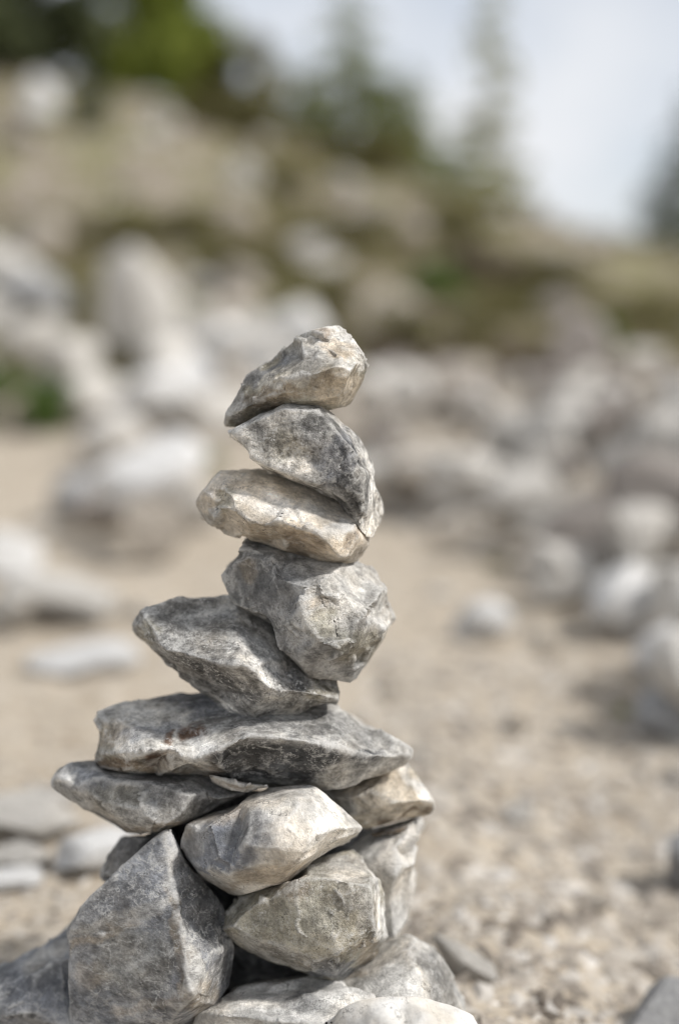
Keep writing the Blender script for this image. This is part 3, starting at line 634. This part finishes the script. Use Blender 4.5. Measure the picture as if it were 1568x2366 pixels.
rock_at(880, 960, 170, 110, 6.6, 'pale_rock', 'pale rock behind the top stones of the cairn')
rock_at(1400, 1080, 190, 190, 5.5, 'dun_rock', 'dull rock right of the large pale heap rock')
rock_at(720, 600, 90, 60, 11.0, 'pale_rock', 'small pale rock alone on the hillside above the cairn')
rock_at(100, 280, 80, 110, 13.5, 'white_rock', 'small white rock near the trees at upper left')

# heaps and hillside
def scatter(n, slo, shi, dlo, dhi, smin, smax, mats, label, group, lift=.0, seed=1, name='loose_rock', keep=None):
    r_ = random.Random(seed); done = 0; tries = 0
    while done < n and tries < n * 30:
        tries += 1
        s = r_.uniform(slo, shi); d = r_.uniform(dlo, dhi)
        if keep and not keep(s, d, r_): continue
        x = s * d; z = gz(x, d); w = smin + (smax - smin) * r_.random() ** 1.8
        h = w * r_.uniform(.5, .95)
        o = bpy.data.objects.new(name, r_.choice(PROTO[r_.choice(mats)])); COL.objects.link(o)
        o.location = (x, d, z - h * .22 + r_.random() * lift); o.scale = (w, w * r_.uniform(.7, 1.1), h)
        o.rotation_euler = (r_.uniform(-.5, .5), r_.uniform(-.5, .5), r_.uniform(0, 6.3))
        tag(o, label, 'rock', group); done += 1
heap_edge = lambda s, d, r_: d > 4.75 - 10.5 * max(0, s - .02)
scatter(125, .0, .31, 2.3, 6.9, .10, .30, ['pale_rock', 'pale_rock', 'dun_rock', 'tan_rock', 'pale_rock'], 'one of the blurred beige rocks heaped behind the cairn on the right', 'rocks of the right heap', .10, 11, keep=heap_edge)
scatter(55, -.30, -.02, 6.5, 9.2, .16, .42, ['pale_rock', 'white_rock', 'pale_rock', 'tan_rock', 'grey_rock'], 'one of the blurred pale rocks heaped behind the cairn on the left', 'rocks of the left heap', .06, 12, keep=lambda s, d, r_: not (-.205 < s < -.095 and d < 9.3) and not (s < -.185 and d < 7.7))
scatter(40, -.30, .02, 9.2, 14.0, .16, .42, ['pale_rock', 'dun_rock', 'tan_rock', 'pale_rock'], 'one of the rocks half sunk in the left hillside below the trees', 'rocks on the left hillside', 0, 13)
scatter(20, .02, .31, 8.6, 13.0, .14, .42, ['dun_rock', 'dun_rock', 'tan_rock', 'pale_rock'], 'one of the dull rocks half sunk in the right hillside', 'rocks on the right hillside', 0, 14)
path_keep = lambda s, d, r_: (s > .03 or s < -.10 or d > 1.7)
scatter(50, -.33, .33, 1.55, 4.6, .025, .075, ['pale_rock', 'tan_rock', 'pale_rock', 'tan_rock'], 'one of the small stones strewn over the tan dirt', 'small stones on the dirt', 0, 15, name='small_stone', keep=path_keep)

# gravel: flat chips too many to count
def gravel(name, n, mat, slo, shi, dlo, dhi, smin, smax, seed, power=1.6, keep=None, label=None, cat='gravel', sink=.08):
    r_ = np.random.default_rng(seed)
    s = r_.uniform(slo, shi, n); d = dlo + (dhi - dlo) * r_.random(n) ** power
    if keep is not None:
        m = keep(s, d); s, d = s[m], d[m]; n = len(s)
    x = s * d; z = height(x, d)
    L = smin + (smax - smin) * r_.random(n) ** 3.0
    base = np.array([[1, 0, 0], [.45, .8, .1], [-.5, .75, 0], [-1, .05, .1], [-.4, -.8, 0], [.55, -.7, .05], [.3, .2, .85], [-.35, -.1, .8]])
    faces = np.array([[0, 1, 6], [1, 2, 6], [2, 7, 6], [2, 3, 7], [3, 4, 7], [4, 5, 7], [5, 6, 7], [5, 0, 6], [0, 5, 4], [0, 4, 3], [0, 3, 2], [0, 2, 1]])
    P = np.repeat(base[None], n, 0) * (1 + r_.normal(0, .18, (n, 8, 3)))
    P[:, :, 0] *= (L * .5)[:, None]; P[:, :, 1] *= (L * .5 * r_.uniform(.35, .85, n))[:, None]; P[:, :, 2] *= (L * .5 * r_.uniform(.22, .6, n))[:, None]
    a = r_.uniform(0, 6.28, n); c, s_ = np.cos(a)[:, None], np.sin(a)[:, None]
    px = P[:, :, 0] * c - P[:, :, 1] * s_; py = P[:, :, 0] * s_ + P[:, :, 1] * c
    tl = r_.normal(0, .25, (n, 1)); pz = P[:, :, 2] + px * tl
    V = np.stack([px + x[:, None], py + d[:, None], pz + (z - L * sink)[:, None]], -1).reshape(-1, 3)
    F = (faces[None] + (np.arange(n) * 8)[:, None, None]).reshape(-1, 3)
    me = bpy.data.meshes.new(name); me.from_pydata(V.tolist(), [], F.tolist())
    tn = me.attributes.new('tone', 'FLOAT', 'POINT'); tn.data.foreach_set('value', np.repeat(r_.random(n), 8).astype(np.float32))
    me.shade_flat()
    o = link(name, me, mat); tag(o, label or 'loose gravel strewn over the dirt around the cairn', cat, kind='stuff'); return o
k = NT('gravel_chip'); ta = k.n('ShaderNodeAttribute', attribute_name='tone'); rp = k.n('ShaderNodeValToRGB'); el = rp.color_ramp.elements
el[0].position = 0; el[0].color = (.18, .165, .15, 1); el[1].position = 1; el[1].color = (.68, .66, .62, 1)
for ps, cl in ((.3, (.35, .315, .27)), (.6, (.45, .41, .36)), (.85, (.55, .52, .475))):
    x = el.new(ps); x.color = (*cl, 1)
k.l(ta.outputs['Fac'], rp.inputs[0]); k.l(rp.outputs[0], k.b.inputs['Base Color']); M['rubble'] = k.m
k = NT('gravel_chip_brown'); ta = k.n('ShaderNodeAttribute', attribute_name='tone'); rp = k.n('ShaderNodeValToRGB'); el = rp.color_ramp.elements
el[0].position = 0; el[0].color = (.13, .11, .09, 1); el[1].position = 1; el[1].color = (.60, .57, .53, 1)
for ps, cl in ((.3, (.25, .22, .185)), (.65, (.36, .325, .28)), (.9, (.46, .43, .39))):
    x = el.new(ps); x.color = (*cl, 1)
k.l(ta.outputs['Fac'], rp.inputs[0]); k.l(rp.outputs[0], k.b.inputs['Base Color']); M['gravel'] = k.m
gravel('gravel', 15000, M['gravel'], -.42, .42, 1.0, 6.0, .004, .030, 21)
gravel('stone_chips', 5500, M['gravel'], .02, .38, 1.1, 2.8, .012, .065, 22, 1.2, label='dense stone chips on the ground right of the cairn')
gravel('dirt_clods', 2200, M['gravel'], -.38, -.08, 1.1, 2.3, .008, .036, 23, 1.2, label='clods and chips on the dirt left of the cairn')
right_zone = lambda s, d: (d > 4.8 - 10.5 * np.maximum(0, s - .02)) & (s > -.02)
left_zone = lambda s, d: (s < -.02) & ~((s < -.185) & (d < 7.4)) & ~((s > -.2) & (s < -.1) & (d > 7.2)) & (d > 5.0 + 11 * np.maximum(0, s + .17)) & ~((s < -.17) & (d > 4.6) & (d < 6.6))
gravel('rubble', 5200, M['rubble'], -.02, .40, 2.2, 7.1, .05, .22, 24, 1.0, right_zone, 'pale rubble filling the heap behind the cairn on the right', 'rubble', .15)
gravel('rubble', 3600, M['rubble'], -.40, -.02, 3.4, 9.6, .05, .22, 25, 1.0, left_zone, 'pale rubble filling the heap behind the cairn on the left', 'rubble', .15)
gravel('hill_scree', 3600, M['rubble'], -.40, -.04, 9.4, 14.5, .06, .26, 26, 1.0, lambda s, d: s < -.02 - .02 * (d - 9), 'pale scree on the left hillside below the trees', 'scree', .2)

# ------------------------------------------------------------------ plants
def leaf_cloud(name, mat, centers, radii, n, lsize, parent, seed, needle=False):
    r_ = np.random.default_rng(seed); centers = np.array(centers, float); radii = np.array(radii, float)
    if radii.ndim == 1: radii = np.repeat(radii[:, None], 3, 1)
    w = radii.prod(1); idx = r_.choice(len(centers), n, p=w / w.sum())
    u = r_.normal(size=(n, 3)); u /= np.linalg.norm(u, axis=1)[:, None]; rad = r_.random(n) ** .45
    c = centers[idx] + u * rad[:, None] * radii[idx]
    d = r_.normal(size=(n, 3)); d /= np.linalg.norm(d, axis=1)[:, None]
    e = np.cross(d, r_.normal(size=(n, 3))); e /= np.linalg.norm(e, axis=1)[:, None]
    L = lsize * r_.uniform(.6, 1.4, n)[:, None]; W = L * (.32 if needle else .6)
    V = np.stack([c - d * L * .5, c + e * W * .5, c + d * L * .5, c - e * W * .5], 1).reshape(-1, 3)
    F = np.arange(n * 4).reshape(-1, 4)
    me = bpy.data.meshes.new(name); me.from_pydata(V.tolist(), [], F.tolist())
    tn = me.attributes.new('tone', 'FLOAT', 'POINT')
    tone = np.clip(.5 + .35 * r_.normal(size=len(centers))[idx] * .6 + r_.normal(0, .18, n), 0, 1)
    tn.data.foreach_set('value', np.repeat(tone, 4).astype(np.float32))
    return link(name, me, mat, parent)

def tube(name, pts, rads, mat, parent, nseg=7):
    V, F = [], []
    for i, (p, r_) in enumerate(zip(pts, rads)):
        for j in range(nseg):
            a = j / nseg * 6.2832; V.append((p[0] + r_ * math.cos(a), p[1] + r_ * math.sin(a), p[2]))
        if i:
            b, a0 = i * nseg, (i - 1) * nseg
            for j in range(nseg): F.append((a0 + j, a0 + (j + 1) % nseg, b + (j + 1) % nseg, b + j))
    V.append(tuple(pts[-1])); F += [(len(V) - 1 - nseg + j, len(V) - 1 - nseg + (j + 1) % nseg, len(V) - 1) for j in range(nseg)]
    me = bpy.data.meshes.new(name); me.from_pydata(V, [], F); me.shade_smooth()
    return link(name, me, mat, parent)

def root(name, loc, label, cat, group=None):
    o = bpy.data.objects.new(name, None); COL.objects.link(o); o.location = loc; o.empty_display_size = .1
    return tag(o, label, cat, group)

def branches(name, segs, mat, parent):
    V, F = [], []
    for (a, b, r0, r1) in segs:
        a, b = Vector(a), Vector(b); d = (b - a).normalized(); u = d.orthogonal().normalized(); w = d.cross(u); k0 = len(V)
        for p, r_ in ((a, r0), (b, r1)):
            for j in range(4):
                t = j * math.pi / 2; V.append(tuple(p + (u * math.cos(t) + w * math.sin(t)) * r_))
        F += [(k0 + j, k0 + (j + 1) % 4, k0 + 4 + (j + 1) % 4, k0 + 4 + j) for j in range(4)]
    me = bpy.data.meshes.new(name); me.from_pydata(V, [], F); return link(name, me, mat, parent)

def shrub(px, pb, w, h, Y, mk, label, seed, n=1600, name='shrub', group=None, cat='shrub'):
    Y = ground_depth(px, pb, Y); p = at(px, pb, Y); z = gz(p.x, Y)
    k = Y / FPX * 1.02; W, H = w * k, h * k + (p.z - z); r_ = random.Random(seed)
    o = root(name, (p.x, Y, z - .02), label, cat, group)
    cs, rs, sg = [], [], []
    for i in range(16):
        a = r_.uniform(0, 6.28); q = math.sqrt(r_.random()) * .40; c = (math.cos(a) * q * W, math.sin(a) * q * W * .8, H * r_.uniform(.18, .98 - q * .9))
        cs.append(c); f = r_.uniform(.12, .2); rs.append((W * f, W * f, H * f * 1.1)); sg.append(((0, 0, 0), c, .012 * W + .004, .003))
    branches('stem', sg, M['bark'], o)['kind'] = 'stuff'
    leaf_cloud('crown', M[mk], cs, rs, n, max(.022, W * .06), o, seed)
    return o

def conifer(px, pb, h, w, Y, mk, label, seed, n=8500, name='conifer_tree', sparse=1.0, group=None, thick=1.0):
    p = at(px, pb, Y); z = min(p.z, gz(p.x, Y)) if gz(p.x, Y) > p.z - .6 else p.z
    k = Y / FPX * 1.02; W, H = w * k, h * k + (p.z - z); r_ = random.Random(seed)
    o = root(name, (p.x, Y, z), label, 'tree', group)
    tube('trunk', [(0, 0, -.15), (.01, 0, H * .35), (0, .01, H * .7), (0, 0, H * .98)], [.024 * H * thick, .017 * H * thick, .009 * H * thick, .003], M['bark'], o)
    cs, rs, sg = [], [], []; tiers = 15
    for t in range(tiers):
        f = .10 + .88 * t / tiers; R_ = W * .5 * (1 - f) ** .85 + .02 * W
        for b in range(7 if f < .6 else 5):
            if r_.random() > sparse: continue
            a = r_.uniform(0, 6.28); rr = R_ * r_.uniform(.75, 1.2); tip = (math.cos(a) * rr, math.sin(a) * rr, H * f - rr * .18)
            sg.append(((0, 0, H * f), tip, .006 * H * (1 - f) + .003, .002))
            for q in (.35, .62, .9):
                cs.append((tip[0] * q, tip[1] * q, H * f - rr * .18 * q)); rs.append((rr * .2 + .015, rr * .2 + .015, .022 * H))
    cs.append((0, 0, H * .97)); rs.append((.02 * W, .02 * W, .04 * H))
    branches('branch', sg, M['bark'], o)['kind'] = 'stuff'
    leaf_cloud('crown', M[mk], cs, rs, n, .045 * H, o, seed, needle=True)
    return o

def broadleaf(px, pb, h, w, Y, mk, label, seed, n=3500, name='broadleaf_tree'):
    p = at(px, pb, Y); z = min(p.z, gz(p.x, Y)); k = Y / FPX * 1.02; W, H = w * k, h * k; r_ = random.Random(seed)
    o = root(name, (p.x, Y, z - .05), label, 'tree')
    tube('trunk', [(0, 0, -.1), (.03 * W, 0, H * .3), (0, .02 * W, H * .6), (.02 * W, 0, H * .85)], [.03 * H, .022 * H, .014 * H, .004], M['bark'], o)
    cs, rs, sg = [], [], []
    for i in range(40):
        a = r_.uniform(0, 6.28); q = math.sqrt(r_.random()) * .42; zz = H * r_.uniform(.12, .98)
        q *= 1.15 - abs(zz / H - .4)
        c = (math.cos(a) * q * W, math.sin(a) * q * W, zz); cs.append(c); f = r_.uniform(.11, .18) * W; rs.append((f, f, f * .85))
        sg.append(((0, 0, zz * .7), c, .012 * H, .004))
    branches('branch', sg, M['bark'], o)['kind'] = 'stuff'
    leaf_cloud('crown', M[mk], cs, rs, n, .07 * W, o, seed)
    return o

# trees along the crest
broadleaf(320, 240, 360, 390, 16.0, 'leaf_bright', 'bright green bushy tree at the top left of the hill crest', 31, 6500)
broadleaf(60, 200, 420, 420, 15.0, 'needle_dark', 'dark tree filling the upper left corner', 32, 7000)
broadleaf(510, 260, 210, 270, 16.5, 'leaf_olive', 'lower olive green tree right of the bright bushy tree', 33, 4200)
conifer(800, 360, 370, 430, 17.0, 'needle', 'pointed grey-green young spruce standing against the sky in the middle', 34)
conifer(940, 430, 270, 340, 16.5, 'needle', 'shorter young spruce just right of the pointed one', 35)
conifer(700, 320, 190, 220, 16.8, 'needle_pale', 'small yellowish young conifer left of the pointed spruce', 36, 1500)
conifer(1125, 480, 620, 200, 17.5, 'needle_pale', 'tall thin sparse larch left of the open sky', 37, 1100, sparse=.7, thick=.25)
conifer(1060, 460, 180, 190, 15.5, 'needle', 'low young spruce at the foot of the sparse larch', 38, 1800)
conifer(1572, 600, 390, 280, 15.5, 'needle_dark', 'dark conifer cut by the right edge on the ridge', 39, 3200)
# shrubs
shrub(50, 1000, 230, 175, 5.8, 'leaf_green', 'small vivid green bush on the sand at the left edge', 51, 2600)
shrub(130, 740, 210, 120, 9.0, 'leaf_olive', 'dark olive shrub left of the tall upright boulder', 52)
shrub(290, 570, 260, 120, 10.5, 'leaf_olive', 'yellowish shrub above the tall upright boulder', 53, 800)
shrub(930, 800, 170, 150, 8.6, 'leaf_olive', 'olive shrub behind the right of the cairn top', 54)
shrub(1010, 700, 170, 110, 10.5, 'leaf_green', 'light green shrub higher up behind the olive one', 55)
shrub(1200, 720, 220, 90, 10.0, 'leaf_olive', 'low olive shrub left of the round green one on the right slope', 56)
shrub(1360, 850, 190, 140, 8.0, 'leaf_green', 'round green shrub on the right slope', 57)
shrub(520, 300, 300, 110, 14.2, 'leaf_olive', 'yellow-green scrub under the trees at upper middle', 58)
shrub(860, 400, 260, 100, 14.2, 'leaf_olive', 'dusky scrub below the pointed spruce', 59)
shrub(560, 640, 260, 100, 10.2, 'leaf_olive', 'dry olive shrub on the slope above the cairn to the left', 60)
shrub(210, 300, 130, 120, 14.0, 'needle_dark', 'dark low shrub beside the small white rock', 61)
shrub(1150, 1310, 70, 40, 4.1, 'leaf_olive', 'tiny weed on the sand right of the cairn middle', 62, 300, 'weed', cat='weed')
shrub(490, 1080, 50, 50, 5.2, 'leaf_green', 'tiny weed beside the bright white rock', 63, 250, 'weed', cat='weed')
shrub(1430, 1650, 45, 40, 2.45, 'leaf_bright', 'tiny yellow-green weed left of the grey slab at right', 64, 160, 'weed', cat='weed')

for i, (px, pb, w, h, mk, lab) in enumerate([
    (900, 870, 220, 90, 'leaf_brown', 'dark brown heather just above the rubble right of the cairn top'),
    (1060, 865, 230, 90, 'leaf_brown', 'dark brown heather in the middle of the band above the right rubble'),
    (1230, 870, 230, 100, 'leaf_brown', 'dark brown heather below the round green shrub'),
    (1440, 880, 240, 100, 'leaf_brown', 'dark brown heather near the right edge above the rubble'),
    (740, 800, 200, 80, 'leaf_brown', 'brown heather directly behind the top cairn stone'),
    (1130, 640, 260, 80, 'leaf_brown', 'brown heather on the slope under the sparse larch'),
    (430, 560, 230, 100, 'leaf_olive', 'wide dry shrub right of the yellowish shrub on the left slope'),
    (700, 720, 260, 110, 'leaf_olive', 'brownish shrub on the slope just above the cairn top'),
    (800, 560, 240, 90, 'leaf_olive', 'low scrub halfway up the slope below the pointed spruce'),
    (1060, 560, 260, 110, 'leaf_olive', 'scrub on the slope below the sparse larch'),
    (1110, 800, 200, 120, 'leaf_olive', 'dusky shrub between the olive shrub and the round green one'),
    (1480, 760, 220, 100, 'leaf_olive', 'low scrub on the right slope near the edge'),
    (640, 450, 260, 90, 'leaf_olive', 'scrub on the upper slope in the middle'),
    (1290, 660, 200, 80, 'leaf_olive', 'small scrub just under the ridge on the right'),
    (90, 560, 200, 90, 'leaf_olive', 'olive scrub at the left edge above the left heap')]):
    shrub(px, pb, w, h, 10, mk, lab, 80 + i, 800)

# dry grass on the hillside
def grass(n, seed):
    r_ = np.random.default_rng(seed); s = r_.uniform(-.42, .42, n); d = 7.2 + 8.8 * r_.random(n) ** .9; x = s * d
    q = fbm(np.stack([x, d, 0 * x], 1) * .9, 3, 55); m = (q > -.15) & ~((s < -.07) & (d > 10.6) & (r_.random(n) > .15)); x, d = x[m], d[m]; n = len(x); z = height(x, d)
    hgt = r_.uniform(.05, .17, n); a = r_.uniform(0, 6.28, n); w = .010
    bx, by = np.cos(a) * w, np.sin(a) * w; lx, ly = r_.normal(0, .05, n), r_.normal(0, .05, n)
    V = np.stack([np.stack([x - bx, d - by, z - .02], 1), np.stack([x + bx, d + by, z - .02], 1), np.stack([x + lx, d + ly, z + hgt], 1)], 1).reshape(-1, 3)
    me = bpy.data.meshes.new('hillside_grass'); me.from_pydata(V.tolist(), [], np.arange(n * 3).reshape(-1, 3).tolist())
    tn = me.attributes.new('tone', 'FLOAT', 'POINT'); tn.data.foreach_set('value', np.repeat(r_.random(n), 3).astype(np.float32))
    tag(link('hillside_grass', me, M['dry_grass']), 'dry olive grass covering the hillside behind the rocks', 'grass', kind='stuff')
grass(45000, 71)

# ------------------------------------------------------------------ what sets the heaped rocks apart
LAND = [(300, 720, 'the tall upright boulder'), (415, 1070, 'the big bright white rock'), (45, 930, 'the vivid green bush'),
        (90, 1320, 'the left edge white rock'), (170, 1400, 'the long pale slab'), (575, 830, 'the left heap end rock'),
        (680, 850, 'the top cairn stone'), (820, 1100, 'the triangular cairn slab'), (935, 1100, 'the bluish white rock'),
        (1110, 1430, 'the lone white stone'), (1290, 1310, 'the pale rounded rock'), (1445, 1370, 'the big white right rock'),
        (1360, 790, 'the round green shrub'), (930, 740, 'the olive shrub'), (1240, 1040, 'the large pale heap rock'),
        (100, 230, 'the small white hill rock'), (330, 110, 'the bright green tree'), (510, 180, 'the lower olive tree'),
        (800, 220, 'the pointed spruce'), (720, 570, 'the lone hillside rock'), (1125, 400, 'the sparse larch'), (1540, 480, 'the right edge conifer'),
        (290, 510, 'the yellowish shrub'), (560, 590, 'the dry olive shrub'), (1500, 1220, 'the right edge pale rock'),
        (1560, 1640, 'the right edge grey slab'), (1100, 2200, 'the leaning finger of stone'), (950, 1740, 'the long slab tip'),
        (215, 1960, 'the bright stone behind the base'), (40, 1880, 'the wide cream slab'), (1580, 2000, 'the right edge dark stone'), (900, 1450, 'the rounded cairn boulder')]
TONE = {'pale_rock': 'pale', 'white_rock': 'white', 'grey_rock': 'grey', 'tan_rock': 'tan', 'dun_rock': 'dull'}
cp, sp = math.cos(PITCH), math.sin(PITCH)
for o in list(COL.objects):
    if not str(o.get('label', '')).startswith('one of the'): continue
    p = o.location; zc = p.y * cp - (p.z - HC) * sp
    px = 784 + p.x / zc * FPX; py = 1183 - (p.y * sp + (p.z - HC) * cp) / zc * FPX
    w = o.scale.x / zc * FPX
    lx, ly, what = min(LAND, key=lambda l: (l[0] - px) ** 2 + (l[1] - py) ** 2)
    dx, dy = px - lx, py - ly
    rel = ('right of' if dx > 0 else 'left of') if abs(dx) > abs(dy) else ('below' if dy > 0 else 'above')
    far = 'just ' if math.hypot(dx, dy) < 90 else ''
    q = o.scale.z / o.scale.x
    size = 'small' if w < 65 else ('middling' if w < 120 else 'large')
    form = 'flat' if q < .6 else ('blocky' if q < .8 else 'tall')
    o['label'] = f"{size} {form} {TONE[o.data.materials[0].name]} rock {far}{rel} {what}"
    o['place_x'] = px
same = {}
for o in COL.objects:
    if 'place_x' in o: same.setdefault(o['label'], []).append(o)
for lab, os_ in same.items():
    os_.sort(key=lambda o: o['place_x'])
    n = len(os_)
    words = {2: ['left of two', 'right of two'], 3: ['leftmost of three', 'middle of three', 'rightmost of three']}.get(n, ['leftmost of four', 'second from left of four', 'third from left of four', 'rightmost of four'] if n == 4 else None)
    if n > 1 and words:
        for o, w in zip(os_, words): o['label'] = lab + ', ' + w
for o in COL.objects:
    if 'place_x' in o: del o['place_x']
